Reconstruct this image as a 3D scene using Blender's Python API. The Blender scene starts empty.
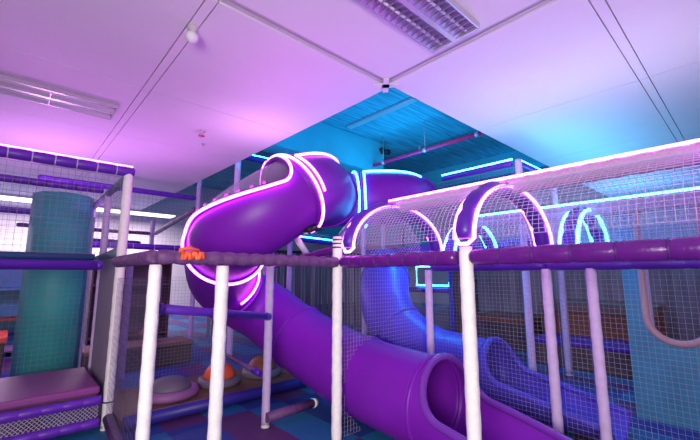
import bpy, bmesh, math, random
from mathutils import Vector, Matrix
random.seed(7)
PI = math.pi
S = bpy.context.scene
COL = S.collection

# ------------------------------------------------------------------ materials
def rgb(r, g, b): return (r, g, b, 1)
def mat(name, c, rough=.5, metal=0, noise=.0, nscale=8, bump=0, bscale=60, coat=0, spec=.5, stretch=None):
    m = bpy.data.materials.new(name); m.use_nodes = True
    nt = m.node_tree; b = nt.nodes['Principled BSDF']
    b.inputs['Base Color'].default_value = rgb(*c)
    b.inputs['Roughness'].default_value = rough
    b.inputs['Metallic'].default_value = metal
    b.inputs['Specular IOR Level'].default_value = spec
    if coat: b.inputs['Coat Weight'].default_value = coat; b.inputs['Coat Roughness'].default_value = .15
    tc = nt.nodes.new('ShaderNodeTexCoord')
    vec = tc.outputs['Object']
    if stretch:
        mp = nt.nodes.new('ShaderNodeMapping'); mp.inputs['Scale'].default_value = stretch
        nt.links.new(vec, mp.inputs['Vector']); vec = mp.outputs['Vector']
    if noise:
        n = nt.nodes.new('ShaderNodeTexNoise'); n.inputs['Scale'].default_value = nscale; n.inputs['Detail'].default_value = 5
        nt.links.new(vec, n.inputs['Vector'])
        r = nt.nodes.new('ShaderNodeValToRGB')
        r.color_ramp.elements[0].position = .3; r.color_ramp.elements[1].position = .7
        r.color_ramp.elements[0].color = rgb(*[x * (1 - noise) for x in c])
        r.color_ramp.elements[1].color = rgb(*[min(1, x * (1 + noise)) for x in c])
        nt.links.new(n.outputs['Fac'], r.inputs['Fac']); nt.links.new(r.outputs['Color'], b.inputs['Base Color'])
    if bump:
        n2 = nt.nodes.new('ShaderNodeTexNoise'); n2.inputs['Scale'].default_value = bscale
        nt.links.new(vec, n2.inputs['Vector'])
        bp = nt.nodes.new('ShaderNodeBump'); bp.inputs['Strength'].default_value = bump; bp.inputs['Distance'].default_value = .01
        nt.links.new(n2.outputs['Fac'], bp.inputs['Height']); nt.links.new(bp.outputs['Normal'], b.inputs['Normal'])
    return m
def emis(name, c, s):
    m = bpy.data.materials.new(name); m.use_nodes = True
    nt = m.node_tree; b = nt.nodes['Principled BSDF']
    b.inputs['Base Color'].default_value = rgb(.8, .8, .8)
    b.inputs['Emission Color'].default_value = rgb(*c); b.inputs['Emission Strength'].default_value = s
    return m

M = dict(
    slide=mat('purple_plastic', (.185, .011, .40), .42, spec=.3, noise=.08, nscale=3, bump=.03, bscale=25),
    slide2=mat('violet_plastic', (.075, .045, .50), .40, spec=.3, noise=.08, nscale=3, bump=.03, bscale=25),
    pad=mat('purple_vinyl', (.115, .010, .21), .27, noise=.12, nscale=14, bump=.15, bscale=90),
    padw=mat('worn_purple_vinyl', (.14, .05, .18), .55, noise=.3, nscale=30, bump=.5, bscale=120),
    padd=mat('deep_purple_vinyl', (.09, .015, .36), .4, noise=.12, nscale=14, bump=.15, bscale=90),
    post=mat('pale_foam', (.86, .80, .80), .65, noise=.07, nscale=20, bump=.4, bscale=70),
    post_lit=mat('lilac_lit_foam', (.62, .47, .74), .65, noise=.07, nscale=20, bump=.4, bscale=70),  # the pale foam again, with coloured light put into its tint
    pad_lit=mat('led_lit_vinyl', (.13, .02, .44), .4, noise=.12, nscale=14, bump=.15, bscale=90),  # purple vinyl brightened in colour for the magenta LED light on it
    net=mat('grey_lilac_twine', (.33, .29, .38), .8),
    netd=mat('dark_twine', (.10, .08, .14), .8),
    net_lit=mat('led_lit_twine', (.62, .62, .92), .8),  # twine lightened in colour to carry the LED glow on the rear net
    netp=mat('pale_twine', (.58, .46, .70), .8),
    tiep=mat('purple_tie', (.07, .01, .16), .5),
    tie=mat('black_tie', (.02, .015, .03), .5),
    metal=mat('dark_bracket', (.03, .03, .04), .45, .6),
    white=mat('white_plastic', (.8, .78, .8), .4),
    rim=mat('purple_rim', (.16, .03, .36), .22, coat=.4),
    screw=mat('pink_screw', (.6, .1, .5), .35),
    mat_pink=mat('magenta_mat', (.25, .04, .24), .5, noise=.08, nscale=4, bump=.1),
    teal=mat('teal_vinyl', (.05, .42, .40), .55, noise=.12, nscale=3),
    navy=mat('navy_vinyl', (.015, .07, .16), .45),
    tealp=mat('teal_panel', (.035, .24, .36), .45, noise=.12, nscale=4),
    peach=mat('peach_trim', (.55, .30, .30), .5),
    grey=mat('grey_board', (.25, .20, .27), .6, noise=.06),
    greyb=mat('slate_padding', (.16, .20, .30), .6, noise=.2, nscale=40, bump=.4),
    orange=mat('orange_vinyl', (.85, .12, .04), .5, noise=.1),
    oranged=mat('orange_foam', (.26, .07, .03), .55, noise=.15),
    yellow=mat('ochre_mat', (.17, .08, .04), .6),
    blue=mat('blue_vinyl', (.03, .02, .27), .45),
    domegrey=mat('grey_vinyl', (.16, .14, .19), .55),
    ringpink=mat('mauve_vinyl', (.32, .13, .34), .5),
    ceil=mat('white_ceiling_board', (.80, .78, .81), .7, noise=.015, nscale=2),
    gap=mat('gap_shade', (.012, .008, .015), .9),  # near-black, stands in for the shade inside the ceiling gaps
    reveal=mat('grey_reveal', (.56, .52, .58), .6),
    alu=mat('fixture_reflector', (.46, .36, .56), .38, .75),
    batten=mat('pale_reflector', (.72, .78, .74), .35, .2),
    frame=mat('fixture_frame', (.6, .57, .62), .35, .5),
    tube=mat('unlit_tube', (.75, .75, .75), .3),
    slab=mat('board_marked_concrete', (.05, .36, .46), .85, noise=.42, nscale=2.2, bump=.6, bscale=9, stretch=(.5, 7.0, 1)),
    conc=mat('blue_green_concrete', (.04, .46, .56), .8, noise=.08, nscale=1.5),  # even blue-green base colour, low in red
    pipe=mat('red_sprinkler_pipe', (.70, .02, .16), .5),
    wall=mat('dim_wall', (.42, .42, .46), .8, noise=.15, nscale=1.2),
    wallw=mat('pale_wall', (.78, .72, .76), .8, noise=.08, nscale=1),
    brown=mat('brown_strip_cloth', (.16, .11, .13), .8, noise=.3, nscale=6, stretch=(1, 1, .1)),
    brown2=mat('grey_brown_cloth', (.26, .21, .24), .8, noise=.3, nscale=6, stretch=(1, 1, .1)),
    wood=mat('dark_wood', (.10, .06, .06), .6, noise=.3, nscale=4),
    tan=mat('tan_board', (.20, .11, .08), .6, noise=.1),
    cream=mat('cream_board', (.6, .55, .58), .6),
    ridge=mat('pink_net_padding', (.66, .38, .66), .6, noise=.12, nscale=60, bump=.5, bscale=150),
    ridge2=mat('lilac_net_padding', (.45, .40, .68), .6, noise=.12, nscale=60, bump=.5, bscale=150),
    ledm=emis('magenta_led', (.95, .10, 1.0), 14),
    ledc=emis('cyan_led', (.03, .45, 1.0), 16),
    lede=emis('lilac_led', (.95, .14, 1.0), 11),
    lamp=emis('lit_tube', (1, .86, .95), 3),
)
# clear dome: thin tinted plastic
m = bpy.data.materials.new('clear_plastic'); m.use_nodes = True
nt = m.node_tree; nt.nodes.clear()
out = nt.nodes.new('ShaderNodeOutputMaterial'); mx = nt.nodes.new('ShaderNodeMixShader')
tr = nt.nodes.new('ShaderNodeBsdfTransparent'); tr.inputs['Color'].default_value = (.94, .88, .98, 1)
gl = nt.nodes.new('ShaderNodeBsdfPrincipled'); gl.inputs['Base Color'].default_value = (.75, .58, .92, 1); gl.inputs['Roughness'].default_value = .15
lw = nt.nodes.new('ShaderNodeLayerWeight'); lw.inputs['Blend'].default_value = .35
mr = nt.nodes.new('ShaderNodeMapRange'); mr.inputs['To Min'].default_value = .04; mr.inputs['To Max'].default_value = .42
nt.links.new(lw.outputs['Facing'], mr.inputs['Value']); nt.links.new(mr.outputs['Result'], mx.inputs[0])
nt.links.new(tr.outputs[0], mx.inputs[1]); nt.links.new(gl.outputs[0], mx.inputs[2]); nt.links.new(mx.outputs[0], out.inputs[0])
M['clear'] = m
# floor: foam tiles in three colours
m = bpy.data.materials.new('foam_tile_floor'); m.use_nodes = True
nt = m.node_tree; b = nt.nodes['Principled BSDF']; b.inputs['Roughness'].default_value = .6
tc = nt.nodes.new('ShaderNodeTexCoord'); sp = nt.nodes.new('ShaderNodeSeparateXYZ'); nt.links.new(tc.outputs['Object'], sp.inputs[0])
def mth(op, a, v=None, l=None):
    n = nt.nodes.new('ShaderNodeMath'); n.operation = op
    nt.links.new(a, n.inputs[0])
    if l is not None: nt.links.new(l, n.inputs[1])
    elif v is not None: n.inputs[1].default_value = v
    return n.outputs[0]
xs = mth('FLOOR', mth('DIVIDE', mth('ADD', sp.outputs['X'], .04), .42))
ys = mth('FLOOR', mth('DIVIDE', sp.outputs['Y'], 1.3))
k = mth('DIVIDE', mth('FLOORED_MODULO', mth('ADD', mth('ADD', xs, 1), None, ys), 3), 3)
cr = nt.nodes.new('ShaderNodeValToRGB'); cr.color_ramp.interpolation = 'CONSTANT'
cr.color_ramp.elements[0].position = 0; cr.color_ramp.elements[0].color = (.016, .05, .27, 1)
cr.color_ramp.elements[1].position = .3; cr.color_ramp.elements[1].color = (.10, .03, .14, 1)
e = cr.color_ramp.elements.new(.6); e.color = (.012, .15, .33, 1)
nt.links.new(k, cr.inputs[0]); nt.links.new(cr.outputs[0], b.inputs['Base Color'])
M['floor'] = m

# ------------------------------------------------------------------ mesh helpers
class MB:
    def __init__(s): s.v = []; s.f = []; s.sm = []
    def add(s, v, f, smooth=False):
        n = len(s.v); s.v += [tuple(p) for p in v]; s.f += [tuple(i + n for i in q) for q in f]; s.sm += [smooth] * len(f); return s
    def box(s, lo, hi):
        x0, y0, z0 = lo; x1, y1, z1 = hi
        v = [(x0, y0, z0), (x1, y0, z0), (x1, y1, z0), (x0, y1, z0), (x0, y0, z1), (x1, y0, z1), (x1, y1, z1), (x0, y1, z1)]
        return s.add(v, [(0, 3, 2, 1), (4, 5, 6, 7), (0, 1, 5, 4), (1, 2, 6, 5), (2, 3, 7, 6), (3, 0, 4, 7)])
    def tube(s, path, r, n=12, closed=False, caps=True, up=(0, 0, 1)):
        P = [Vector(p) for p in path]; N = len(P)
        rr = r if isinstance(r, (list, tuple)) else [r] * N
        T = []
        for i in range(N):
            a = P[(i - 1) % N] if closed else P[max(i - 1, 0)]
            c = P[(i + 1) % N] if closed else P[min(i + 1, N - 1)]
            T.append((c - a).normalized())
        u = Vector(up)
        if abs(u.dot(T[0])) > .95: u = Vector((1, 0, 0)) if abs(T[0].x) < .9 else Vector((0, 1, 0))
        v = []
        nrm = (u - T[0] * u.dot(T[0])).normalized()
        for i in range(N):
            nrm = (nrm - T[i] * nrm.dot(T[i])).normalized(); bn = T[i].cross(nrm)
            for k in range(n):
                a = 2 * PI * k / n
                v.append(P[i] + (nrm * math.cos(a) + bn * math.sin(a)) * rr[i])
        f = []
        for i in range(N if closed else N - 1):
            j = (i + 1) % N
            for k in range(n):
                k2 = (k + 1) % n
                f.append((i * n + k, i * n + k2, j * n + k2, j * n + k))
        s.add(v, f, True)
        if caps and not closed:
            b = len(s.v) - len(v)
            s.f.append(tuple(b + k for k in reversed(range(n)))); s.sm.append(False)
            s.f.append(tuple(b + (N - 1) * n + k for k in range(n))); s.sm.append(False)
        return s
    def lathe(s, prof, c=(0, 0, 0), n=24):
        v = []; f = []
        for (r, z) in prof:
            for k in range(n):
                a = 2 * PI * k / n; v.append((c[0] + r * math.cos(a), c[1] + r * math.sin(a), c[2] + z))
        for i in range(len(prof) - 1):
            for k in range(n):
                k2 = (k + 1) % n; f.append((i * n + k, i * n + k2, (i + 1) * n + k2, (i + 1) * n + k))
        f.append(tuple(reversed(range(n)))); f.append(tuple((len(prof) - 1) * n + k for k in range(n)))
        return s.add(v, f, True)
    def build(s, name, m, parent=None, bevel=0):
        me = bpy.data.meshes.new(name); me.from_pydata(s.v, [], s.f)
        me.polygons.foreach_set('use_smooth', s.sm); me.update()
        me.materials.append(M[m] if isinstance(m, str) else m)
        o = bpy.data.objects.new(name, me); COL.objects.link(o)
        if parent is not None:
            o.parent = parent; o.matrix_parent_inverse = Matrix.Translation(-parent.location)
        if bevel:
            bv = o.modifiers.new('edge', 'BEVEL'); bv.width = bevel; bv.segments = 3; bv.limit_method = 'ANGLE'
        return o

def tag(o, label, cat, group=None, kind=None):
    o['label'] = label; o['category'] = cat
    if group: o['group'] = group
    if kind: o['kind'] = kind
    return o
def thing(name, label, cat, loc=(0, 0, 0), group=None):
    o = bpy.data.objects.new(name, None); COL.objects.link(o); o.location = loc; o.empty_display_size = .1
    return tag(o, label, cat, group)
def struct(name, mb, m, bevel=0):
    o = mb.build(name, m, None, bevel); o['kind'] = 'structure'; return o
def lerp(a, b, t): return tuple(a[i] + (b[i] - a[i]) * t for i in range(len(a)))
def V(*a): return Vector(a)

def netmesh(grid, name, m, parent=None, t=.0032, skip=None, diamond=False):
    """grid[i][j] of points -> a net of twine, one connected mesh"""
    nu, nv = len(grid), len(grid[0]); pts = [p for r in grid for p in r]
    F = []
    if diamond:
        for i in range(0, nu - 2, 1):
            for j in range(1, nv - 1):
                if (i + j) % 2 == 0:
                    q = (i * nv + j, (i + 1) * nv + j + 1, (i + 2) * nv + j, (i + 1) * nv + j - 1)
                    F.append(q)
    else:
        for i in range(nu - 1):
            for j in range(nv - 1):
                F.append((i * nv + j, i * nv + j + 1, (i + 1) * nv + j + 1, (i + 1) * nv + j))
    if skip:
        F = [q for q in F if not skip(sum((Vector(pts[k]) for k in q), Vector()) / 4)]
    used = sorted({k for q in F for k in q}); mp = {k: i for i, k in enumerate(used)}
    mb = MB(); mb.add([pts[k] for k in used], [tuple(mp[k] for k in q) for q in F])
    o = mb.build(name, m, parent)
    w = o.modifiers.new('twine', 'WIREFRAME'); w.thickness = t; w.use_even_offset = False; w.use_boundary = True; w.use_replace = True
    return o
def flat(o, du, dv, cell, half=False):
    o, du, dv = Vector(o), Vector(du), Vector(dv)
    nu = max(2, round(du.length / cell * (2 if half else 1))); nv = max(2, round(dv.length / cell * (2 if half else 1)))
    return [[tuple(o + du * (i / nu) + dv * (j / nv)) for j in range(nv + 1)] for i in range(nu + 1)]

def ties_on(path_a, path_b, r, ts, parent, w=.005, m='tie'):
    a, b = Vector(path_a), Vector(path_b); d = (b - a).normalized()
    for t in ts:
        p = a.lerp(b, t)
        MB().tube([p - d * w, p - d * w * .9, p + d * w * .9, p + d * w], [r, r + .004, r + .004, r], 14).build('tie', m, parent)

def post(name, x, y, z0, z1, label, r=.043, ties=(), foot=True, m='post', bumps=True, group=None, dx=0, dy=0):
    t = thing(name, label, 'post', (x, y, z0), group)
    n = max(6, int((z1 - z0) / .05)); path = []; rr = []
    ph = random.random() * 6
    for i in range(n + 1):
        k = i / n; z = z0 + .03 + (z1 - z0 - .03) * k
        path.append((x + dx * k, y + dy * k, z))
        rr.append(r * (1 + (.035 * math.sin(i * 1.9 + ph) if bumps else 0)))
    rr[-1] *= .9
    MB().tube(path, rr, 16).build('foam_sleeve', m, t)
    if foot:
        MB().lathe([(r * 1.05, 0), (r * 1.05, .012), (r * .6, .016), (r * .6, .035)], (x, y, z0)).build('foot_plate', 'white', t)
    for z in ties:
        MB().tube([(x, y, z - .007), (x, y, z - .006), (x, y, z + .006), (x, y, z + .007)], [r, r + .005, r + .005, r], 16).build('tie', 'tie', t)
    return t

def beam(name, a, b, label, r=.05, seg=.17, m='pad', caps=True, tie=True, cat='padded beam', lumps=.05, group=None, tiem='tiep'):
    t = thing(name, label, cat, a, group)
    A, B = Vector(a), Vector(b); L = (B - A).length; n = max(2, round(L / seg))
    path = []; rr = []
    for i in range(n):
        for q, k in ((.02, .90), (.10, 1 - lumps * .2), (.5, 1 + lumps * .4), (.90, 1 - lumps * .2), (.98, .90)):
            path.append(A.lerp(B, (i + q) / n)); rr.append(r * k)
    path[0] = A; path[-1] = B; rr[0] = r * .7; rr[-1] = r * .7
    MB().tube(path, rr, 16).build('foam_sleeve', m, t)
    if tie:
        ties_on(a, b, r * .9, [i / n for i in range(1, n)], t, m=tiem)
    return t
def led(path, parent, m='ledm', r=.014, closed=False, n=8):
    return MB().tube(path, r, n, closed).build('led_strip', m, parent)

# ------------------------------------------------------------------ camera
F = 370.0
pitch = math.atan(55 / F); th = math.radians(47.7)
cam = bpy.data.cameras.new('camera'); co = bpy.data.objects.new('camera', cam); COL.objects.link(co)
cam.sensor_width = 36; cam.lens = F / 700 * 36; cam.clip_start = .02
co.location = (0, 0, 1.45); co.rotation_euler = (PI / 2 + pitch, 0, th - PI / 2)
S.camera = co

# ------------------------------------------------------------------ setting
struct('floor', MB().box((-6, -5, -.1), (14, 15, 0)), 'floor')
struct('wall_back', MB().box((-6, 15, 0), (14, 15.2, 6.2)), 'wallw')
struct('wall_right', MB().box((14, -5, 0), (14.2, 15.2, 6.2)), 'wall')
struct('wall_partition', MB().box((8.9, -3.5, 0), (9.0, 4.9, 1.72)), 'brown2')
struct('wall_left', MB().box((-6.2, -5, 0), (-6, 15.2, 6.2)), 'wallw')
CZ = 3.5; CT = .06
mb = MB()
g = .005
def panels(x0, x1, y0, y1, xs, ys):
    X = [x0] + xs + [x1]; Y = [y0] + ys + [y1]
    for i in range(len(X) - 1):
        for j in range(len(Y) - 1):
            mb.box((X[i] + g, Y[j] + g, CZ), (X[i + 1] - g, Y[j + 1] - g, CZ + CT))
W = .045
YC = 2.5; XD = 2.80
panels(-6, 2.9, YC + W, 15, [-2.85, -.95, .885, .97], [4.40, 6.15, 8.05, 9.95, 11.85])       # left of the opening
panels(-6, XD - W, -5, YC - W, [-2.85, -.95], [-3.1, -1.25])                                 # above the viewer
panels(XD + W, 14, -5, 2.51, [4.75, 6.90, 8.8, 10.7], [-3.1, -1.25, .565, .65])             # right of the opening
struct('ceiling', mb, 'ceil')
# recessed joints between the big panel fields
mb = MB()
mb.box((-6, YC - W, CZ + .014), (2.78, YC - .010, CZ + .05)).box((-6, YC + .010, CZ + .014), (2.78, YC + W, CZ + .05))
struct('trim_1', mb, 'reveal')
mb = MB()
mb.box((XD - W, -5, CZ + .014), (XD - .010, YC - .02, CZ + .05)).box((XD + .010, -5, CZ + .014), (XD + W, YC - .02, CZ + .05))
struct('trim_2', mb, 'reveal')
struct('shade_trim_3', MB().box((-6, YC - .06, CZ + .062), (2.9, YC + .06, CZ + .08)).box((XD - .06, -5, CZ + .062), (XD + .06, YC - .061, CZ + .08)), 'gap')  # black strips added over the wide gaps as their shade
mb = MB()
for x in (-2.85, -.95, .885, .97): mb.box((x - .03, YC + .07, CZ + .062), (x + .03, 15, CZ + .07))
for x in (4.75, 6.90): mb.box((x - .03, -5, CZ + .062), (x + .03, 2.5, CZ + .07))
for y in (.565, .65): mb.box((2.87, y - .03, CZ + .072), (14, y + .03, CZ + .08))
for y in (4.40, 6.15, 8.05, 9.95, 11.85): mb.box((-6, y - .03, CZ + .072), (2.9, y + .03, CZ + .08))
struct('shade_trim_4', mb, 'gap')  # black strips added over the narrow gaps as their shade
# concrete slab and beams over the opening
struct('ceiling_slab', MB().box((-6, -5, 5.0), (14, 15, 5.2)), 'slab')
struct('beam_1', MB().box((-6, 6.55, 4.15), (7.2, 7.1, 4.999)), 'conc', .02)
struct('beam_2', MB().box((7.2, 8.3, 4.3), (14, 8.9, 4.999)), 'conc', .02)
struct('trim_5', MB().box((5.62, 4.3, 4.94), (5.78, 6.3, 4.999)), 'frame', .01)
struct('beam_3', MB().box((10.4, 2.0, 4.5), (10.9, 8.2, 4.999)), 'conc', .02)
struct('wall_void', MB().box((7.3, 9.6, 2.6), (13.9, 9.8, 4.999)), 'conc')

# ------------------------------------------------------------------ ceiling fittings
def troffer(x0, x1, y0, y1, label, k=19):
    t = thing('ceiling_light', label, 'ceiling light', ((x0 + x1) / 2, (y0 + y1) / 2, CZ - .05))
    z0, z1 = CZ - .052, CZ - .004; fr = .014
    MB().box((x0, y0, z0), (x1, y0 + fr, z1)).box((x0, y1 - fr, z0), (x1, y1, z1)).box((x0, y0 + fr, z0), (x0 + fr, y1 - fr, z1)).box((x1 - fr, y0 + fr, z0), (x1, y1 - fr, z1)).build('frame', 'frame', t)
    ym = (y0 + y1) / 2
    MB().box((x0 + fr, ym - .022, z0), (x1 - fr, ym + .022, z1)).build('centre_bar', 'frame', t)
    for (a, b) in ((y0 + fr, ym - .022), (ym + .022, y1 - fr)):
        mb = MB(); n = 12; v = []
        for i in range(n + 1):
            q = i / n; y = a + (b - a) * q; z = z0 + .006 + .036 * math.sin(PI * q)
            v += [(x0 + fr, y, z), (x1 - fr, y, z)]
        mb.add(v, [(2 * i, 2 * i + 1, 2 * i + 3, 2 * i + 2) for i in range(n)], True)
        mb.build('reflector', 'alu' if k > 5 else 'batten', t)
        MB().tube([(x0 + .03, (a + b) / 2, z0 + .022), (x1 - .03, (a + b) / 2, z0 + .022)], .012, 10).build('tube', 'tube', t)
        for i in range(1, k):
            x = x0 + (x1 - x0) * i / k
            MB().box((x - .003, a, z0 + .002), (x + .003, b, z0 + .026)).build('louvre_blade', 'alu', t)
    return t
troffer(1.38, 2.65, 1.33, 1.79, 'louvred twin fluorescent ceiling light just above the recessed ceiling joint, unlit')
troffer(-.50, .78, 5.03, 5.49, 'slim unlit mirrored ceiling light over the left play bay', 2)

t = thing('ceiling_bulb', 'round white bulb-shaped fitting hanging under the ceiling joint line', 'ceiling fitting', (.93, 2.98, CZ))
MB().lathe([(.045, 0), (.045, -.012), (.03, -.018), (.024, -.04)], (.93, 2.98, CZ - .001), 20).build('base', 'cream', t)
MB().lathe([(.02, -.04), (.04, -.055), (.050, -.08), (.048, -.105), (.033, -.128), (.012, -.138)], (.93, 2.98, CZ - .001), 20).build('globe', 'white', t)
def sprinkler(x, y, z, label, s=1.0, m='pipe'):
    t = thing('ceiling_sprinkler', label, 'sprinkler', (x, y, z))
    MB().lathe([(.045 * s, 0), (.045 * s, -.006), (.02 * s, -.012), (.014 * s, -.02), (.014 * s, -.04)], (x, y, z - .001), 16).build('collar', 'frame', t)
    MB().tube([(x - .022 * s, y, z - .04), (x - .026 * s, y, z - .06), (x, y, z - .07)], .004, 6).tube([(x + .022 * s, y, z - .04), (x + .026 * s, y, z - .06), (x, y, z - .07)], .004, 6).build('yoke', m, t)
    MB().lathe([(.035 * s, 0), (.04 * s, -.003), (.01, -.008)], (x, y, z - .07), 12).build('deflector', m, t)
sprinkler(1.84, 5.2, CZ, 'small sprinkler head on the pink-lit ceiling panel, the nearer of two close together', 1.2)
sprinkler(2.05, 5.72, CZ, 'fainter small round ceiling fitting just behind the sprinkler on the pink-lit panel', .8, 'white')
t = thing('ceiling_bracket', 'white cross-shaped bracket where the ceiling joints meet at the opening corner', 'bracket', (2.8, 2.5, CZ))
for a in (PI / 4, -PI / 4, PI * .75, -PI * .75):
    c, s_ = math.cos(a), math.sin(a); mb = MB()
    pr = [(0.0, .04), (.14, .028), (.14, -.028), (0.0, -.04)]
    v = [(2.82 + c * p - s_ * q, 2.52 + s_ * p + c * q, z) for z in (CZ - .022, CZ - .004) for p, q in pr]
    mb.add(v, [(3, 2, 1, 0), (4, 5, 6, 7), (0, 1, 5, 4), (1, 2, 6, 5), (2, 3, 7, 6), (3, 0, 4, 7)]).build('arm', 'white', t)

# pipes in the void above the opening
t = thing('sprinkler_pipe', 'long red sprinkler pipe crossing the blue-lit void above the ceiling opening', 'pipe', (6.8, 2.0, 4.3))
MB().tube([(6.8, 1.2, 4.3), (6.8, 10, 4.3)], .045, 12).build('pipe', 'pipe', t)
for y in (3.6, 4.9, 6.2):
    MB().tube([(6.8, y - .04, 4.3), (6.8, y + .04, 4.3)], .058, 12).build('coupling', 'frame', t)
    MB().tube([(6.8, y, 4.35), (6.8, y, 4.999)], .008, 6).build('hanger_rod', 'frame', t)
t = thing('conduit', 'thin pale conduit running under the concrete slab beside the red pipe', 'pipe', (8.1, 2, 4.8))
MB().tube([(8.1, 1.2, 4.85), (8.1, 8.2, 4.85)], .03, 8).build('pipe', 'conc', t)
for y in (3.2, 6.): MB().box((8.05, y - .02, 4.85), (8.15, y + .02, 4.999)).build('hanger_clip', 'frame', t)
t = thing('branch_sprinkler', 'short red sprinkler branch poking out beside the right edge of the ceiling opening', 'sprinkler', (4.36, 2.92, 3.9))
MB().tube([(4.24, 3.00, 4.02), (4.52, 2.80, 4.02)], .034, 10).build('pipe', 'pipe', t)
MB().tube([(4.38, 2.90, 4.02), (4.38, 2.90, 4.12)], .026, 10).tube([(4.38, 2.90, 4.12), (4.38, 2.90, 4.999)], .012, 8).build('hanger_pipe', 'pipe', t)
MB().lathe([(.026, 0), (.026, -.05), (.055, -.055), (.055, -.068)], (4.27, 2.98, 3.99), 12).build('head', 'pipe', t)
t = thing('security_camera', 'small dark camera mounted on the end of the blue concrete beam above the opening', 'camera', (7.05, 6.55, 4.6))
MB().box((7.02, 6.40, 4.76), (7.07, 6.549, 4.82)).build('mount', 'metal', t)
MB().tube([(7.04, 6.45, 4.70), (7.04, 6.22, 4.64)], .07, 12).build('body', 'metal', t)

# ------------------------------------------------------------------ slides
def catmull(P, n=8):
    P = [Vector(p) for p in P]; P = [P[0] * 2 - P[1]] + P + [P[-1] * 2 - P[-2]]; out = []
    for i in range(1, len(P) - 2):
        for k in range(n):
            t = k / n; a, b, c, d = P[i - 1:i + 3]
            out.append(.5 * ((2 * b) + (c - a) * t + (2 * a - 5 * b + 4 * c - d) * t * t + (3 * b - a - 3 * c + d) * t ** 3))
    out.append(P[-2]); return out
class Sweep:
    """a tube axis with an upright frame at each station"""
    def __init__(s, P, n=8, fromend=False):
        s.P = catmull(P, n); N = len(s.P); s.T = []
        for i in range(N): s.T.append((s.P[min(i + 1, N - 1)] - s.P[max(i - 1, 0)]).normalized())
        s.L = [0]
        for i in range(1, N): s.L.append(s.L[-1] + (s.P[i] - s.P[i - 1]).length)
        s.U = [None] * N
        if fromend:
            u = Vector((0, 0, 1))
            for i in range(N - 1, -1, -1):
                u = (u - s.T[i] * u.dot(s.T[i])).normalized(); s.U[i] = u
        else:
            for i in range(N):
                u = Vector((0, 0, 1)); s.U[i] = (u - s.T[i] * u.dot(s.T[i])).normalized()
    def at(s, l):
        l = max(0, min(s.L[-1], l)); i = 0
        while i < len(s.L) - 2 and s.L[i + 1] < l: i += 1
        k = (l - s.L[i]) / max(1e-9, s.L[i + 1] - s.L[i])
        p = s.P[i].lerp(s.P[i + 1], k); t = s.T[i].lerp(s.T[i + 1], k).normalized(); u = s.U[i].lerp(s.U[i + 1], k)
        u = (u - t * u.dot(t)).normalized(); return p, t, u, t.cross(u)
    def pt(s, l, a, r):
        """a = angle from straight down"""
        p, t, u, b = s.at(l); return p + (-u * math.cos(a) + b * math.sin(a)) * r
    def shell(s, l0, l1, r, amin, amax, step=.06, n=40, th=.012):
        m_ = max(1, math.ceil((l1 - l0) / step)); v = []; f = []
        full = amin is None
        for side in (0, 1):
            for i in range(m_ + 1):
                l = l0 + (l1 - l0) * i / m_
                lo, hi = (-PI, PI) if full else (amin(l), amax(l))
                for k in range(n + 1):
                    v.append(s.pt(l, lo + (hi - lo) * k / n, r - side * th))
        B = (m_ + 1) * (n + 1)
        for i in range(m_):
            for k in range(n):
                a = i * (n + 1) + k; q = (a, a + 1, a + n + 2, a + n + 1)
                f.append(q); f.append(tuple(B + x for x in reversed(q)))
        for i in range(m_):
            for k in (() if full else (0, n)):
                a = i * (n + 1) + k; f.append((a, a + n + 1, B + a + n + 1, B + a))
        for k in range(n):
            for i in (0, m_):
                a = i * (n + 1) + k; f.append((a, a + 1, B + a + 1, B + a))
        mb = MB(); mb.add(v, f, True); return mb
    def ring(s, l, r, a0=-PI, a1=PI, n=48):
        return [s.pt(l, a0 + (a1 - a0) * i / n, r) for i in range(n + (0 if a1 - a0 > 6.28 else 1))]
    def line(s, l0, l1, a, r, step=.05):
        n = max(2, math.ceil((l1 - l0) / step)); return [s.pt(l0 + (l1 - l0) * i / n, a, r) for i in range(n + 1)]

R = .38
# --- the big spiral tube slide
pts = [(5.62, 4.20, 2.80), (4.85, 3.75, 2.68), (4.22, 3.50, 2.58), (3.86, 3.57, 2.54), (3.54, 3.83, 2.52), (3.26, 3.90, 2.50), (2.98, 3.72, 2.47), (2.57, 3.36, 2.44), (2.12, 3.07, 2.30), (1.78, 3.10, 2.08), (1.59, 3.33, 1.89),
       (1.63, 3.72, 1.72), (1.76, 4.08, 1.54), (1.92, 4.33, 1.38), (2.20, 4.46, 1.18), (2.49, 4.34, .98), (2.66, 3.96, .74), (2.73, 3.45, .57), (2.75, 2.90, .45), (2.75, 2.30, .40), (2.75, 1.65, .385), (2.75, .70, .375)]
sl = Sweep(pts, 8)
def station(i): return sl.L[i * 8]
t = thing('tube_slide', 'big purple spiral tube slide outlined with glowing magenta light strips', 'slide', (2.55, 2.0, 0))
def closed(name, l0, l1, m='slide', sw=sl, par=t, r=R):
    o = sw.shell(l0, l1, r, None, None).build(name, m, par); return o
def flange(l, par=t, sw=sl, r=R, m='slide', a0=-PI, a1=PI):
    p = sw.ring(l, r + .012, a0, a1)
    MB().tube(p, .020, 8, closed=(a1 - a0 > 6.28)).build('flange', m, par)
E1, E2, E3, E4 = station(6) - .04, station(8) + .16, station(11) - .04, station(14) - .18
entry = closed('entry_tube', 0, E1, 'slide')
R2A, R2B = station(4) - .02, station(4) - .17
led(sl.ring(R2A, R + .02), entry, 'ledc', .014, True); led(sl.ring(R2B, R + .02), entry, 'ledc', .014, True)
led(sl.line(.05, R2B, math.radians(-160), R + .02), entry, 'ledc', .014)
for i in range(9):
    p = sl.pt(.12 + (R2B - .2) * i / 8, math.radians(-164), R); MB().lathe([(.022, -.01), (.022, .012), (.012, .02)], p, 10).build('screw', 'screw', entry)
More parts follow.
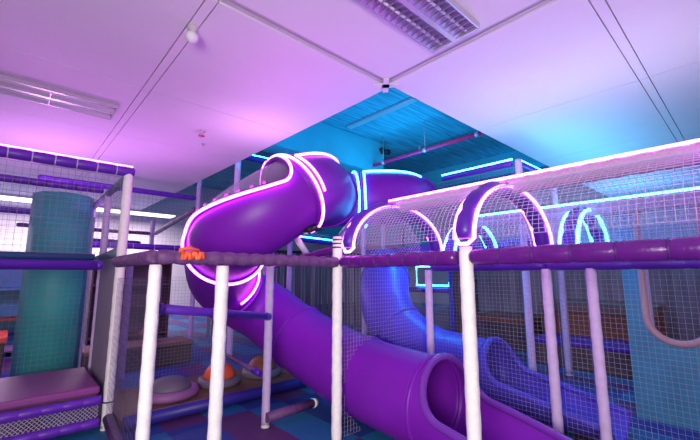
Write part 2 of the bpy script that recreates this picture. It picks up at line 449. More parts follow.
flange(station(1), entry); flange((R2A + R2B) / 2, entry)
elbow = closed('upper_elbow', E1, E2)
flange(E1, elbow)
flange(E2, elbow)
A = math.radians(112)
led(sl.ring(E2 - .02, R + .034), elbow, 'ledm', .013, True)
led(sl.line(E1 + .12, E2 - .1, math.radians(-152), R + .02) + sl.ring(E2 - .06, R + .03, math.radians(-150), math.radians(-85), 8), elbow, 'ledm', .012)
def edge(l):
    """the channel's opening angle: it closes over, rounded, below the upper flange"""
    k = (l - E2 - .0) / .14
    return math.radians(178) if k <= 0 else A + (math.radians(178) - A) * (1 - math.sqrt(max(0, 1 - (1 - k) ** 2))) if k < 1 else A
ch = sl.shell(E2, E3, R, lambda l: -edge(l), edge, step=.025).build('open_channel', 'slide', t)
ls = [E2 + .003 + .20 * (i / 24) ** 2 for i in range(25)] + [E2 + .203 + (E3 - .02 - E2 - .203) * i / 30 for i in range(1, 31)]
for sgn in (1, -1):
    MB().tube([sl.pt(l, sgn * edge(l), R + .012) for l in ls], .022, 8).build('lip', 'slide', ch)
    led([sl.pt(l, sgn * (edge(l) - .05), R + .036) for l in ls], ch, 'ledm', .013)
    n = 11
    for i in range(n):
        l = E2 + .2 + (E3 - E2 - .25) * (i + .5) / n
        p = sl.pt(l, sgn * (edge(l) + .05), R + .02); u = sl.at(l)[2]
        MB().tube([p, p + u * .022, p + u * .03], [.019, .019, .010], 10).build('screw', 'screw', ch)
dome = sl.shell(E2 + .02, E3 - .02, R - .016, edge, lambda l: 2 * PI - edge(l), th=.006, step=.03).build('clear_dome', 'clear', t)
ub = closed('u_bend', E3, E4)
flange(E3, ub); flange(E4, ub)
led(sl.ring(E3 - .01, R + .034), ub, 'ledm', .013, True)
led(sl.ring(E4 - .22, R + .034, math.radians(40), math.radians(185), 24), ub, 'ledm', .013)
E5, E6 = station(16) + .1, station(18) + .1
l1_ = closed('lower_tube', E4, E5); flange(E5, l1_, r=R - .012)
l2_ = closed('lower_tube', E5, E6); flange(E6, l2_, r=R - .012)
E7 = sl.L[-1]
def mouth(sw, l0, l1, m, rimm, par, r):
    full = math.radians(179.0); mid = math.radians(92); lo = math.radians(58); w = .24
    def a(l):
        k = (l - l0 - .05) / w
        if k <= 0: return full
        k2 = max(0, (l - l0 - .05 - w * .5) / (l1 - l0 - .05 - w * .5))
        base = mid + (lo - mid) * k2 ** 1.15
        if k < 1: return base + (full - mid) * (1 - math.sqrt(1 - (1 - k) ** 2.6))
        return base
    o = sw.shell(l0, l1, r, lambda l: -a(l), lambda l: a(l), step=.02).build('run_out', m, par)
    N = 40; path = [sw.pt(l0 + .05 + (l1 - l0 - .05) * (i / N) ** 2, a(l0 + .05 + (l1 - l0 - .05) * (i / N) ** 2), r) for i in range(N + 1)]
    path2 = [sw.pt(l0 + .05 + (l1 - l0 - .05) * (i / N) ** 2, -a(l0 + .05 + (l1 - l0 - .05) * (i / N) ** 2), r) for i in range(N + 1)]
    MB().tube(list(reversed(path2)) + path[1:], .032, 12).build('rim', rimm, o)
    return o
M1 = E7 - 1.24
l3_ = closed('lower_tube', E6, M1); flange(M1 - .01, l3_, r=R - .012)
mouth(sl, M1, E7, 'slide', 'rim', t, R)
# brackets that hang the channel on its post and brace
lb = station(9) - .12
pb = [sl.pt(lb - q_, math.radians(-28), R + .025) for q_ in (0, .10, .26)]
MB().tube([pb[0], pb[1]], .035, 10).build('bracket', 'metal', t)
MB().tube([pb[1] + V(0, 0, -.02), pb[2] + V(0, 0, -.05)], .022, 8).build('bracket', 'metal', t)
MB().lathe([(.02, -.03), (.02, -.015)], tuple(pb[0]), 10).build('bolt', 'frame', t)
MB().tube([(2.12, 3.22, 1.90), (2.38, 3.30, 1.66)], .034, 10).build('brace', 'post', t)

# --- the second slide
t2 = thing('tube_slide', 'blue-lit violet tube slide curving down behind the net under the far tunnel', 'slide', (4.2, 2.0, 0))
p2 = [(5.10, 4.62, 1.55), (4.66, 4.24, 1.52), (4.30, 3.92, 1.36), (4.10, 3.74, 1.06), (4.06, 3.48, .72), (4.06, 3.0, .46), (4.06, 2.5, .385), (4.06, 1.90, .37), (4.06, .95, .37)]
s2 = Sweep(p2, 8, True); R2 = .365
q = [s2.L[i * 8] for i in range(9)]
for a, b in ((0, q[2]), (q[2], q[4]), (q[4], q[6] + .36)):
    o = closed('tube_section', a, b, 'slide2', s2, t2, R2); flange(b, o, s2, R2 - .012, 'slide2')
M2 = q[6] + .36
mouth(s2, M2, s2.L[-1], 'slide2', 'slide2', t2, R2)

# ------------------------------------------------------------------ near railing, posts and net tunnel
BZ = 1.565; X0, X1, X2, XA = 2.22, 3.57, 4.87, .68
Y0, Y1, Y2 = 2.58, 1.30, .02
post('padded_post', XA, Y0, 0, BZ - .05, 'white padded post under the corner of the netted beam, leftmost of the railing posts', .038)
post('padded_post', 1.12, Y0, 0, BZ - .05, 'white padded post under the middle of the netted beam, holding the purple crossbar in front', .045)
post('padded_post', X0 - .01, Y0 + .02, 0, 1.80, 'white padded post with three black ties at the net tunnel corner', .045, ties=(1.70, 1.735, 1.77))
post('padded_post', X0, Y1, 0, 1.635, 'thick white padded post in front of the slide mouth, carrying the middle tunnel arch', .045)
post('padded_post', X0, Y2, 0, 1.635, 'white padded post at the near end of the net tunnel', .045)
post('padded_post', X1, Y0, 0, BZ - .06, 'pink-lit padded post between the two slides at the far tunnel corner', .042, m='post_lit')
post('padded_post', X1, Y1, 0, BZ - .06, 'pink-lit padded post right of the second slide mouth', .042, m='post_lit')
post('padded_post', X1, .95, 0, BZ - .06, 'slim lilac-lit padded post left of the teal panel', .040, m='post_lit')
post('padded_post', X1, Y2, 0, BZ - .06, 'padded post at the near right end of the railing', .042)
beam('padded_beam', (XA, Y0, BZ), (X0 - .03, Y0, BZ), 'worn purple netted beam along the top of the left railing', .046, .11, 'padw', lumps=.25, tie=False)
beam('padded_beam', (XA + .005, Y0 + .06, BZ), (XA + .02, 3.86, BZ), 'short netted beam running back from the left railing corner', .046, .11, 'padw', lumps=.25, tie=False)
beam('padded_beam', (X0 - .02, Y0 - .06, BZ), (X0 - .02, Y1 + .05, BZ), 'glossy purple beam between the tied post and the thick white post', .052, .155, lumps=.1)
beam('padded_beam', (X0 - .02, Y1 - .05, BZ), (X0 - .02, Y2 + .05, BZ), 'glossy purple beam running right from the thick white post', .052, .20, lumps=.1)
beam('padded_beam', (X1, Y0 - .05, BZ - .025), (X1, Y1 + .0, BZ - .025), 'deep purple beam on the far side of the tunnel between the pink-lit posts', .048, .3, 'padd', tie=False)
beam('padded_beam', (X1, Y1 - .01, BZ - .025), (X1, Y2 - .3, BZ - .025), 'deep purple beam on the far side of the tunnel above the lilac-lit post', .048, .3, 'padd', tie=False)
t = thing('crossbar', 'smooth purple bar across the left railing below the netted beam', 'padded bar', (XA, Y0 + .07, 1.22))
MB().tube([(XA + .05, Y0 + .085, 1.235), (1.915, 3.31, 1.045)], .032, 14).build('foam_sleeve', 'padd', t)
for p, q_ in (((XA + .045, Y0 + .083, 1.236), (XA + .08, Y0 + .1, 1.23)), ((1.89, 3.29, 1.05), (1.93, 3.325, 1.042))):
    MB().tube([p, q_], .037, 14).build('end_cap', 'padd', t)
post('padded_post', 1.97, 3.38, 0, 1.69, 'pink-lit padded post under the spiral slide', .040, m='post_lit')
t = thing('slide_support_beam', 'magenta padded bar running from the tied post back under the spiral slide', 'padded bar', (X0, 2.65, 1.68))
MB().tube([lerp((X0 + .01, 2.64, 1.69), (2.16, 3.62, 1.56), i / 12) for i in range(13)], [.034 + .004 * (i % 2) for i in range(13)], 12).build('foam_sleeve', 'pad', t)
t = thing('floor_bar', 'short purple bar on the floor with a white cap beside the spiral slide', 'padded bar', (1.95, 3.31, .1))
MB().tube([(1.95, 3.33, .10), (2.52, 3.36, .10)], .045, 14).build('foam_sleeve', 'padw', t)
MB().tube([(2.52, 3.36, .10), (2.57, 3.362, .10)], [.05, .04], 14).build('end_cap', 'white', t)
t = thing('padded_bar', 'thin purple bar slanting down behind the left railing posts', 'padded bar', (1.6, 4.1, .6))
MB().tube([(1.86, 4.16, .575), (1.94, 3.60, .49)], .022, 12).build('foam_sleeve', 'padw', t)
MB().tube([(1.94, 3.60, .49), (1.955, 3.48, .47)], [.034, .034], 12).build('end_cap', 'padd', t)

# orange scrap on the beam
t = thing('orange_ribbon', 'small crumpled orange ribbon lying on the netted beam', 'ribbon', (.86, Y0 - .02, BZ))
path = []
for i in range(15):
    path.append((.805 + .011 * i, Y0 - .056 + .006 * math.sin(i), BZ + .012 + .026 * (1 if i % 4 < 2 else -1) * (1 - .02 * i)))
MB().tube(path, .015, 8).build('ribbon_loops', 'orange', t)
MB().tube([(.80, Y0 - .05, BZ + .05), (.86, Y0 - .045, BZ + .062), (.93, Y0 - .045, BZ + .05)], [.008, .014, .008], 8).build('ribbon_top', 'orange', t)

def arch_pt(x0, x1, z0, h, a, y, dr=0):
    return ((x0 + x1) / 2 - ((x1 - x0) / 2 + dr) * math.cos(a), y, z0 + (h + dr) * math.sin(a))
def tunnel(x0, x1, ys, ye, z0, h, label, padm, ledn, netm, armat, arches, cell, ridgem, rtop, lr=.012):
    t = thing('net_tunnel', label, 'net tunnel', ((x0 + x1) / 2, ys, z0))
    NS = 28
    for y in arches:
        pth = [arch_pt(x0, x1, z0, h, PI * i / NS, y) for i in range(NS + 1)]
        a = MB().tube(pth, [(.060 + .005 * (1 if i % 4 else -2)) for i in range(NS + 1)], 14).build('arch', armat, t)
        for dy in (-.072, .072):
            led([arch_pt(x0, x1, z0, h, PI * i / NS, y + dy, .012) for i in range(NS + 1)], a, ledn, lr)
        for ph in (.02, PI - .02):
            c = arch_pt(x0, x1, z0, h, ph, y)
            led([(c[0], c[1] - .072, c[2]), (c[0] - .02, c[1] - .03, c[2] - .045), (c[0] - .02, c[1] + .03, c[2] - .045), (c[0], c[1] + .072, c[2])], a, ledn, .012)
    xm = (x0 + x1) / 2
    A_, B_ = (xm, ys, z0 + h + .03), (xm, ye, z0 + h + .03)
    n = 60
    XL = -.032
    rg = MB().tube([lerp(A_, B_, i / n) for i in range(n + 1)], [.068 + .004 * math.sin(i * 2.3) for i in range(n + 1)], 14).build('ridge_padding', ridgem, t)
    led([lerp((xm + XL, ys, z0 + h + .094), (xm + XL, ye, z0 + h + .094), i / 20) for i in range(21)], rg, rtop, .012)
    nu = round(1.9 / cell); nv = round((ys - ye) / cell)
    grid = [[arch_pt(x0, x1, z0, h, PI * (i / nu), ys + (ye - ys) * j / nv, .018) for j in range(nv + 1)] for i in range(nu + 1)]
    netmesh(grid, 'tunnel_net', netm, t, .0046)
    return t
TZ, TH = 1.69, .43
tunnel(X0, X1 - .02, Y0 - .05, -.5, TZ, TH, 'near net tunnel with purple padded arches and a glowing pink ridge', 'pad', 'lede', 'netp', 'padd', (Y0 - .13, Y1, .02), .035, 'ridge', 'ledm')
tunnel(X1 + .18, X2 - .10, 2.45, -.3, TZ - .04, TH, 'rear net tunnel with cyan-lit arches behind the pink one', 'pad', 'ledc', 'net_lit', 'slide2', (2.40, 1.15), .048, 'ridge2', 'ledc', .017)

# ------------------------------------------------------------------ flat nets
def panel(label, o, du, dv, cell, m='net', t=.0034, skip=None, diamond=False, name='safety_net'):
    ob = netmesh(flat(o, du, dv, cell, diamond), name, m, None, t, skip, diamond)
    return tag(ob, label, 'net')
def clear_of(sw, r):
    def f(p):
        return min((p - q).length for q in sw.P) < r
    return f
panel('net across the tunnel end, torn open around the purple slide', (X0 + .05, Y0 + .07, .03), (1.24, 0, 0), (0, 0, 1.48), .038, skip=clear_of(sl, R + .05))
# half-round end of the near tunnel
def in_arch(p): return ((p.x - (X0 + X1) / 2) / .64) ** 2 + ((max(p.z, TZ) - TZ) / (TH - .0)) ** 2 > 1
panel('diamond net closing the half-round far end of the pink tunnel', (X0 + .03, Y0 + .075, 1.63), (1.28, 0, 0), (0, 0, .55), .046, 'netp', .005, in_arch, True)
panel('net under the far tunnel beam in front of the second slide mouth', (X1 + .05, Y0 - .05, .03), (0, -1.18, 0), (0, 0, 1.46), .038)
panel('net under the far tunnel beam in front of the teal panel', (X1 + .05, Y1 - .06, .03), (0, -1.6, 0), (0, 0, 1.46), .038)
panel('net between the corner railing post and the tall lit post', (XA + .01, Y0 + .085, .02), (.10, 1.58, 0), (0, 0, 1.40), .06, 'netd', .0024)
panel('wide net behind the crossbar above the stepping domes', (.90, 5.44, .02), (2.5, 0, 0), (0, 0, 1.40), .045, 'net')

# ------------------------------------------------------------------ left play bay
YB = 4.35; XP = .82; ZT = 2.50
post('tall_post', XP, YB, 0, 2.52, 'tall white padded post under the lit purple bar of the left play bay', .045, ties=(.25,))
post('tall_post', XP + .01, 5.46, 0, 2.50, 'tall lilac-lit padded post at the back corner of the pink mat', .040, m='post_lit')
post('tall_post', XP, 6.58, 0, 2.45, 'tall pale padded post right of the teal column', .042)
b = beam('padded_beam', (XP + .05, YB, ZT + .02), (-1.6, YB, ZT + .02), 'purple padded top bar of the left play bay with a pink light strip along it', .052, .16, 'pad_lit', tiem='netp')
led([lerp((XP + .03, YB - .01, ZT + .075), (-1.6, YB - .01, ZT + .075), i / 12) for i in range(13)], b, 'ledm', .009)
beam('padded_beam', (XP - .05, 5.46, 2.50), (-1.6, 5.46, 2.50), 'second purple top bar of the left play bay, behind the lit one', .042, .14, 'pad_lit')
beam('padded_beam', (XP - .05, 6.58, 2.30), (-1.6, 6.58, 2.30), 'third purple top bar of the left play bay, above the teal column', .042, .14, 'pad_lit')
t = thing('padded_beam', 'slate grey side bar along the top of the left play bay', 'padded beam', (XP, YB + .1, ZT))
MB().tube([(XP, YB + .06, ZT - .03), (XP, 5.40, ZT - .04)], .04, 12).build('foam_sleeve', 'greyb', t)
MB().tube([(XP, 5.52, ZT - .05), (XP, 6.52, ZT - .06)], .04, 12).build('foam_sleeve', 'greyb', t)
t = thing('padded_beam', 'slate grey side bar at railing height of the left play bay', 'padded beam', (XP, YB + .1, 1.68))
MB().tube([(XP - .0, YB + .06, 1.70), (XP, 5.40, 1.66)], .045, 12).build('foam_sleeve', 'greyb', t)
MB().tube([(XP, 5.52, 1.66), (XP, 6.52, 1.62)], .045, 12).build('foam_sleeve', 'greyb', t)
t = thing('guard_rail', 'dark teal and purple double rail across the front of the teal column', 'padded beam', (.6, YB, 1.5))
MB().tube([(.62, YB + .02, 1.545), (-1.6, YB + .02, 1.545)], .048, 14).build('lower_sleeve', 'padd', t)
MB().tube([(.62, YB + .02, 1.545), (.67, YB + .02, 1.545)], [.05, .035], 14).build('end_cap', 'padd', t)
MB().tube([(.60, YB + .05, 1.62), (-1.6, YB + .05, 1.62)], .035, 12).build('upper_sleeve', 'navy', t)
panel('net on the front of the left play bay above the double rail', (-1.6, YB + .03, 1.66), (2.36, 0, 0), (0, 0, .80), .055, 'net', .0036)
panel('net inside the left play bay in front of the teal column', (-1.6, 5.535, .02), (2.36, 0, 0), (0, 0, 2.42), .055, 'net', .003)
panel('net along the right side of the left play bay', (XP + .05, YB + .08, 1.74), (0, .98, 0), (0, 0, .70), .05, 'net', .003, name='hanging_net')
struct('column_2', MB().lathe([(.34, 0), (.34, 2.52)], (.46, 6.32, 0), 8), 'teal')
t = thing('side_board', 'plain grey board between the two tall posts of the left play bay', 'panel', (XP, 4.9, 0))
MB().box((XP - .012, YB + .055, .0), (XP + .012, 5.405, 1.635)).build('board', 'grey', t, .004)
# low platform
t = thing('platform', 'low bench platform with a magenta mat on purple netted bars at lower left', 'platform', (-.4, 4.9, 0))
MB().box((-1.6, YB + .00, .335), (XP - .075, 5.38, .405)).build('mat', 'mat_pink', t, .02)
MB().box((-1.6, YB + .05, .28), (XP - .09, 5.36, .332)).build('deck_board', 'wood', t)
for z, nm in ((.285, 'upper_bar'), (.085, 'lower_bar')):
    n = 16; path = []; rr = []
    for i in range(n):
        for q_, k in ((.03, .9), (.12, .98), (.5, 1.04), (.88, .98), (.97, .9)):
            path.append(lerp((XP - .06, YB - .02, z), (-1.6, YB - .02, z), (i + q_) / n)); rr.append(.044 * k)
    MB().tube(path, rr, 14).build(nm, 'pad_lit', t)
netmesh(flat((-1.6, YB - .02, .12), (2.34, 0, 0), (0, 0, .135), .034, True), 'side_net', 'netp', t, .007, None, True)
MB().tube([(XP, YB - .06, .11), (XA + .02, Y0 + .10, .10)], .045, 12).build('foam_sleeve', 'padw', thing('floor_bar', 'purple bar along the floor from the tall white post towards the railing corner', 'padded bar', (XP, YB, .1)))

# ------------------------------------------------------------------ stepping domes
def deck():
    t = thing('soft_deck', 'low ochre play deck with a blue padded edge behind the left railing', 'play deck', (2.1, 4.7, 0))
    MB().box((.92, 4.22, .0), (3.3, 5.38, .07)).build('deck_mat', 'yellow', t)
    MB().tube([(.92, 4.16, .075), (3.3, 4.16, .075)], .062, 14).build('front_edge', 'blue', t)
    MB().tube([(3.36, 4.16, .075), (3.36, 5.38, .075)], .055, 14).build('side_edge', 'blue', t)
deck()
def step_dome(x, y, r, dm, rm, label, h=.17):
    t = thing('stepping_dome', label, 'stepping dome', (x, y, .071), 'stepping domes on the play deck')
    MB().lathe([(r * .5, 0), (r * 1.0, 0), (r * 1.08, .04), (r * 1.02, .085), (r * .86, .10), (r * .5, .06)], (x, y, .071), 28).build('ring', rm, t)
    pr = [(r * .78 * math.cos(a), .085 + h * math.sin(a)) for a in [PI / 2 * i / 8 for i in range(9)]]
    pr[-1] = (.004, pr[-1][1]); MB().lathe(pr, (x, y, .071), 28).build('dome', dm, t)
step_dome(1.50, 4.75, .30, 'domegrey', 'ringpink', 'grey stepping dome in a mauve ring beside the left railing post', .13)
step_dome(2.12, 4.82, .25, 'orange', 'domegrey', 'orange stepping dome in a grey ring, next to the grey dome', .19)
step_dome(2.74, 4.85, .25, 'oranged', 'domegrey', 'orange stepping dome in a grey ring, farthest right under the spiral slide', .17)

# ------------------------------------------------------------------ right: teal panel with oval window
def oval(cy, cz, hw, hh, n=40):
    out = []
    for i in range(n):
        a = 2 * PI * i / n; c, s_ = math.cos(a), math.sin(a)
        out.append((cy + hw * c, cz + s_ * hw + (hh - hw) * (1 if s_ > 0 else -1)))
    return out
def oval_panel(x, y0, y1, z0, z1, cy, cz, hw, hh, label):
    t = thing('oval_window_panel', label, 'panel', (x, (y0 + y1) / 2, z0))
    ov = oval(cy, cz, hw, hh); n = len(ov); v = []; f = []
    def outer(p):
        dy, dz = p[0] - cy, p[1] - cz
        ks = []
        if dy > 1e-6: ks.append((y1 - cy) / dy)
        if dy < -1e-6: ks.append((y0 - cy) / dy)
        if dz > 1e-6: ks.append((z1 - cz) / dz)
        if dz < -1e-6: ks.append((z0 - cz) / dz)
        k = min(ks); return (cy + dy * k, cz + dz * k)
    # insert the corners so the plate is a true rectangle
    angs = sorted([(math.atan2(p[1] - cz, p[0] - cy), p) for p in ov])
    cor = [(y0, z0), (y1, z0), (y1, z1), (y0, z1)]
    pts_ = []
    for a, p in angs: pts_.append((a, p, outer(p)))
    for c in cor:
        a = math.atan2(c[1] - cz, c[0] - cy)
        p = min(angs, key=lambda q_: abs(q_[0] - a))[1]
        pts_.append((a, p, c))
    pts_.sort(key=lambda q_: q_[0]); n = len(pts_)
    for xx in (x, x + .04):
        for a, p, o_ in pts_: v.append((xx, p[0], p[1])); v.append((xx, o_[0], o_[1]))
    N = 2 * n
    for i in range(n):
        j = (i + 1) % n
        f.append((2 * i, 2 * j, 2 * j + 1, 2 * i + 1)); f.append((N + 2 * i, N + 2 * i + 1, N + 2 * j + 1, N + 2 * j))
        f.append((2 * i, N + 2 * i, N + 2 * j, 2 * j)); f.append((2 * i + 1, 2 * j + 1, N + 2 * j + 1, N + 2 * i + 1))
    MB().add(v, f).build('plate', 'tealp', t)
    MB().tube([(x - .005, p[0], p[1]) for p in ov], .034, 10, True).build('window_rim', 'peach', t)
    return t
oval_panel(4.93, -.45, 1.02, 0, 2.30, .60, 1.52, .25, .74, 'tall teal panel with a peach-rimmed oval window at far right')

# ------------------------------------------------------------------ rear play frame (lit cyan), seen through the nets
def spost(x, y, z1, label, m='post_lit', r=.045): return post('frame_post', x, y, 0, z1, label, r, m=m, bumps=False)
spost(X2 + .08, 2.05, 3.0, 'blue-lit frame post at the front corner of the high netted deck')
spost(X2 + .02, 4.99, 3.0, 'blue-lit frame post under the high netted deck, beside the entry tube', r=.045)
spost(X2 + .9, 5.30, 3.0, 'blue-lit frame post at the rear of the high netted deck')
spost(6.2, 2.05, 3.0, 'blue-lit frame post at the back right of the high netted deck')
spost(3.55, 5.45, 2.2, 'blue-lit frame post behind the spiral slide brace')
spost(3.9, 6.9, 2.1, 'thin blue frame post farther back behind the spiral slide')
def ledbar(a, b, label, m='padd', lm='ledc', r=.042, off=.055):
    t = beam('lit_bar', a, b, label, r, .25, m, tie=False)
    led([lerp((a[0], a[1], a[2] + off), (b[0], b[1], b[2] + off), i / 10) for i in range(11)], t, lm, .012)
    return t
ledbar((X2 + .02, 2.10, 2.95), (X2 + .02, 3.22, 2.95), 'cyan-lit top bar on the tunnel side of the high netted deck')
ledbar((X2 + .126, 2.05, 2.95), (6.15, 2.05, 2.95), 'cyan-lit top bar across the front of the high netted deck')
panel('blue-lit net on the tunnel side of the high deck', (X2 + .10, 2.10, 1.95), (0, 3.05, 0), (0, 0, .96), .06, 'net', .0045, clear_of(sl, R + .08))
panel('blue-lit net on the front of the high deck', (X2 + .08, 2.12, 1.95), (1.25, 0, 0), (0, 0, .96), .06, 'net', .0045)
t = thing('deck_floor', 'raised deck floor of the cyan-lit play frame', 'platform', (5.5, 3.6, 1.8))
MB().box((X2 + .10, 2.1, 1.84), (6.15, 5.1, 1.92)).build('deck_board', 'padd', t)
ledbar((3.598, 5.45, 2.08), (X2 - .05, 5.30, 2.02), 'blue bar with a cyan strip behind the spiral slide', 'slide2')
beam('padded_beam', (2.6, 6.0, 2.22), (4.8, 5.9, 2.22), 'pale blue bar higher behind the spiral slide', .05, .3, 'greyb', tie=False)
# cyan window frame low at the back
t = thing('light_frame', 'cyan glowing rectangular frame seen between the pink post and the thick white post', 'light frame', (6.1, 4.1, 1.2))
led([(6.1, 4.7, 1.25), (6.1, 3.95, 1.25), (6.1, 3.95, 1.62), (6.1, 4.7, 1.62)], t, 'ledc', .016, True)
MB().tube([(6.12, 5.2, 1.16), (6.12, 3.9, 1.16)], .05, 12).build('base_bar', 'padd', t)
MB().tube([(6.12, 3.92, 0), (6.12, 3.92, 1.84)], .045, 12).build('upright', 'slide2', t)
# rear structure beyond the ceiling edge, left of the spiral slide
spost(3.02, 6.5, 3.9, 'lilac frame post rising through the ceiling opening behind the clear dome', r=.055)
spost(3.0, 8.4, 3.9, 'lilac frame post rising through the ceiling opening, left of the clear dome', r=.05)
spost(2.9, 11.6, 3.0, 'pale frame post far behind the netted left bay', r=.06)
beam('padded_beam', (2.93, 8.4, 3.16), (.2, 8.4, 3.16), 'purple top bar of the far bay, ending at the lilac post left of the clear dome', .055, .25, 'pad_lit')
beam('padded_beam', (2.93, 8.38, 2.02), (.2, 8.38, 2.02), 'purple lower bar of the far bay, behind the left railing corner', .06, .4, 'pad_lit', tiem='netp')
beam('padded_beam', (2.85, 11.6, 2.62), (.0, 11.6, 2.62), 'thin lilac bar across the farthest bay', .05, .4, 'padw', tie=False)
beam('padded_beam', (2.6, 11.5, 2.32), (.5, 11.5, 2.32), 'dark purple bar low across the farthest bay', .07, .4, 'padd')
beam('padded_beam', (3.0, 8.5, 2.95), (2.95, 11.5, 2.62), 'slanting lilac bar between the two lilac posts of the far bay', .06, .6, 'padw', tie=False)
panel('net of the far bay under its purple top bar', (.2, 8.42, 2.08), (2.75, 0, 0), (0, 0, 1.03), .08, 'net', .005)
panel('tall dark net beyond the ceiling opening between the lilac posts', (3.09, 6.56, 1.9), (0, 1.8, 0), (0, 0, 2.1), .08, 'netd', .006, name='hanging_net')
ledbar((3.08, 6.5, 3.72), (4.4, 6.45, 3.72), 'dark blue bar with a cyan strip peeking over the clear dome', 'blue', r=.06, off=.07)
t = thing('flood_light', 'small flood light mounted at the top of the high netted deck', 'lamp', (6.3, 5.2, 3.1))
MB().box((6.2, 5.1, 3.02), (6.4, 5.3, 3.12)).build('housing', 'metal', t, .01)
MB().tube([(6.3, 5.2, 0), (6.3, 5.2, 3.02)], .03, 10).build('stand', 'metal', t)

# ------------------------------------------------------------------ dim surroundings
t = thing('strip_curtain', 'grey-brown hanging strip curtain behind the spiral slide', 'curtain', (4.4, 7.6, 0))
MB().tube([(3.2, 8.0, 2.0), (6.9, 7.0, 2.0)], .03, 8).build('rail', 'metal', t)
for i in range(44):
    k = i / 43; x = 3.25 + 3.6 * k; y = 8.04 - 1.03 * k
    w = .036; a = math.atan2(-1.05, 4) + random.uniform(-.5, .5); dx, dy = w * math.cos(a), w * math.sin(a)
    z0 = .12 + random.random() * .1
    v = []
    for z in (z0, 1.0, 1.97):
        ox = random.uniform(-.012, .012)
        v += [(x - dx + ox, y - dy, z), (x + dx + ox, y + dy, z), (x + dx + ox, y + dy + .008, z), (x - dx + ox, y - dy + .008, z)]
    f = [(0, 1, 2, 3), (8, 11, 10, 9)]
    for r_ in (0, 4):
        for c in range(4): f.append((r_ + c, r_ + (c + 1) % 4, r_ + 4 + (c + 1) % 4, r_ + 4 + c))
    MB().add(v, f).build('strip', ('brown', 'brown2')[i % 3 == 0], t)
def crate(x0, y0, z0, x1, y1, z1, m, label, lidm=None, name='soft_block'):
    t = thing(name, label, 'soft block', ((x0 + x1) / 2, (y0 + y1) / 2, z0))
    h = z0 + (z1 - z0) * .82
    MB().box((x0, y0, z0), (x1, y1, h)).build('body', m, t, .02)
    MB().box((x0 - .02, y0 - .02, h), (x1 + .02, y1 + .02, z1)).build('top_pad', lidm or m, t, .02)
crate(7.6, 1.2, 0, 8.5, 2.9, .95, 'oranged', 'orange padded block behind the net left of the teal panel', 'tan')
crate(7.4, 3.1, 0, 8.4, 4.3, .62, 'wood', 'dark padded block beyond the second slide', 'oranged')
crate(6.6, 1.35, 0, 7.3, 2.7, .42, 'wood', 'low dark block in front of the orange padded block', 'padd')
crate(6.4, 4.6, 0, 7.2, 5.9, .8, 'grey', 'grey padded block under the cyan light frame', 'greyb')
crate(5.9, -.6, 0, 6.6, .9, .5, 'wood', 'dark low block behind the oval window panel', 'padd')
def shelf(x0, y0, w, d, h, n, label, cols):
    t = thing('display_shelf', label, 'shelf', (x0 + w / 2, y0 + d / 2, 0))
    for xx in (x0, x0 + w - .04): MB().box((xx, y0, 0), (xx + .04, y0 + d, h)).build('side_panel', 'wood', t)
    for i in range(n):
        z = .1 + (h - .14) * i / (n - 1); MB().box((x0 + .041, y0, z), (x0 + w - .041, y0 + d, z + .04)).build('board', cols[i % len(cols)], t)
    MB().box((x0, y0 + d + .001, 0), (x0 + w, y0 + d + .03, h)).build('back_panel', cols[-1], t)
shelf(-2.6, 9.4, 1.5, .45, 1.9, 5, 'open shelf with orange and dark boards far behind the left bay', ('oranged', 'wood', 'grey'))
shelf(-.85, 9.2, 1.35, .45, 1.75, 4, 'open shelf with cream boards far behind the teal column', ('cream', 'oranged', 'tealp'))
shelf(1.3, 9.6, 1.6, .45, 1.8, 4, 'open shelf with tan boards beyond the net over the stepping domes', ('tan', 'wood', 'brown'))
shelf(8.6, 5.0, 1.7, .45, 1.8, 5, 'open shelf with grey boards in the dim right background', ('grey', 'tan', 'brown'))
crate(-1.9, 7.6, 0, .05, 8.5, .55, 'wood', 'long dark bench with an orange top behind the left bay', 'orange', 'bench')
crate(-3.0, 6.9, 0, -1.95, 7.6, .30, 'wood', 'low dark bench end behind the left bay with a brown top', 'oranged', 'bench')
crate(.9, 6.6, 0, 2.4, 7.2, .36, 'wood', 'low dark bench with a tan top beyond the stepping domes', 'tan', 'bench')
t = thing('play_ball', 'red ball lying on the tan-topped bench beyond the crossbar', 'ball', (1.8, 6.9, .361))
MB().lathe([(.004, 0)] + [(.13 * math.sin(PI * i / 12), .13 - .13 * math.cos(PI * i / 12)) for i in range(1, 12)] + [(.004, .26)], (1.8, 6.9, .361), 20).build('ball', 'oranged', t)
for x, y, z, l in ((1.62, 6.1, 1.6, 'dim lilac frame post seen between the railing corner and the middle post'), (1.25, 6.0, 1.6, 'dim lilac frame post nearest the railing corner, behind the net')):
    spost(x, y, z, l, r=.045)
spost(7.2, 3.0, 2.0, 'dim blue frame post behind the second slide mouth')
spost(6.6, 1.1, 2.0, 'dim blue frame post left of the teal panel, far behind the net')
# far fluorescent lights
for i, (x, y) in enumerate(((-2.6, 12.6), (.1, 13.0), (2.75, 13.4))):
    t = thing('ceiling_light', ('lit tube light at the far left end of the hall', 'lit tube light at the far end of the hall, in the middle', 'lit tube light at the far end of the hall beside the ceiling opening')[i], 'ceiling light', (x, y, 3.4))
    MB().box((x - 1.22, y - .3, 3.44), (x + 1.22, y + .3, 3.495)).build('housing', 'frame', t)
    MB().box((x - 1.2, y - .28, 3.41), (x + 1.2, y + .28, 3.439)).build('diffuser', 'lamp', t)

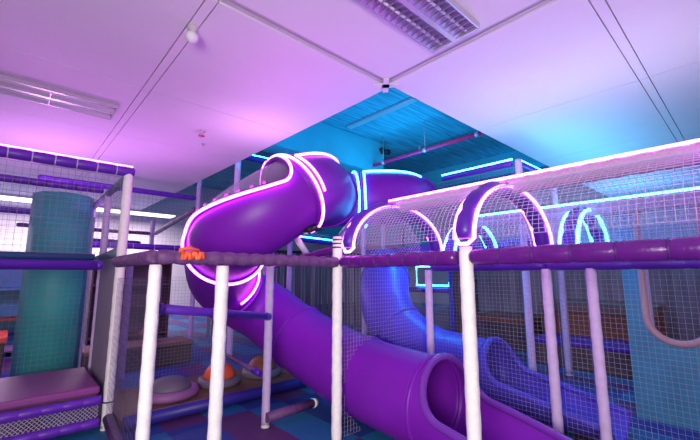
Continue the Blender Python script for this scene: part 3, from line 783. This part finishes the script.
# ------------------------------------------------------------------ light
def area(name, loc, rot, size, sy, e, c):
    l = bpy.data.lights.new(name, 'AREA'); l.shape = 'RECTANGLE'; l.size = size; l.size_y = sy; l.energy = e; l.color = c
    o = bpy.data.objects.new(name, l); COL.objects.link(o); o.location = loc; o.rotation_euler = rot; return o
def point(name, loc, e, c, r=.08):
    l = bpy.data.lights.new(name, 'POINT'); l.energy = e; l.color = c; l.shadow_soft_size = r
    o = bpy.data.objects.new(name, l); COL.objects.link(o); o.location = loc; return o
MAG = (.80, .28, 1.0); CY = (.01, .48, 1.0)
area('hall_lamp', (-1.5, -.7, 1.5), (math.radians(82), 0, math.radians(-50)), 1.6, 1.2, 112, (1, .94, .86)).data.spread = math.radians(130)
area('cyan_uplight', (6.3, 5.2, 3.2), (PI, 0, 0), 1.2, 1.2, 60, CY)
area('cyan_uplight', (8.0, 1.75, 2.45), (PI, 0, 0), 5.5, .5, 60, (.10, .55, 1))
area('cyan_slide_fill', (4.35, 3.2, 1.95), (0, 0, 0), .08, .8, 16, CY)  # strip-shaped light added to turn the second slide's upper part cyan
area('cyan_wall_wash', (9.4, 3.2, 2.3), (0, -PI / 2, 0), 1.0, 5.0, 170, (.03, .42, 1))  # unseen light added to wash the far right wall cyan
area('lilac_ceiling_fill', (2.45, 4.5, 2.70), (PI, 0, 0), .8, .8, 9, (.95, .36, 1.0))  # unseen light added to brighten the ceiling by the opening
area('lilac_ceiling_fill', (1.4, 6.3, 2.3), (PI, 0, 0), 1.6, 1.6, 13, (.85, .20, 1.0))  # unseen light added for the left ceiling
area('lilac_ceiling_fill', (4.2, 1.2, 2.30), (PI, 0, 0), .8, 3.0, 15, (1, .70, .88))  # unseen light added for the ceiling over the tunnels
point('cyan_void_fill', (2.45, 4.6, 4.05), 125, CY, .1)  # hidden light added above the panels for the slab and beam face
point('magenta_flood', (.2, 7.4, 2.2), 90, MAG)
for x, y in ((-2.6, 12.6), (.1, 13.0), (2.75, 13.4)):
    area('hall_end_lamp', (x, y, 3.39), (0, 0, 0), 1.3, .15, 150, (1, .84, .95))
w = bpy.data.worlds.new('World'); S.world = w; w.use_nodes = True
w.node_tree.nodes['Background'].inputs['Color'].default_value = (.80, .66, .92, 1)
w.node_tree.nodes['Background'].inputs['Strength'].default_value = .5

S.view_settings.view_transform = 'Standard'; S.view_settings.look = 'None'
S.view_settings.gamma = 1; S.view_settings.exposure = 0; S.view_settings.use_curve_mapping = False
S.cycles.use_denoising = True
S.cycles.max_bounces = 8; S.cycles.transparent_max_bounces = 24
S.cycles.sample_clamp_indirect = 6
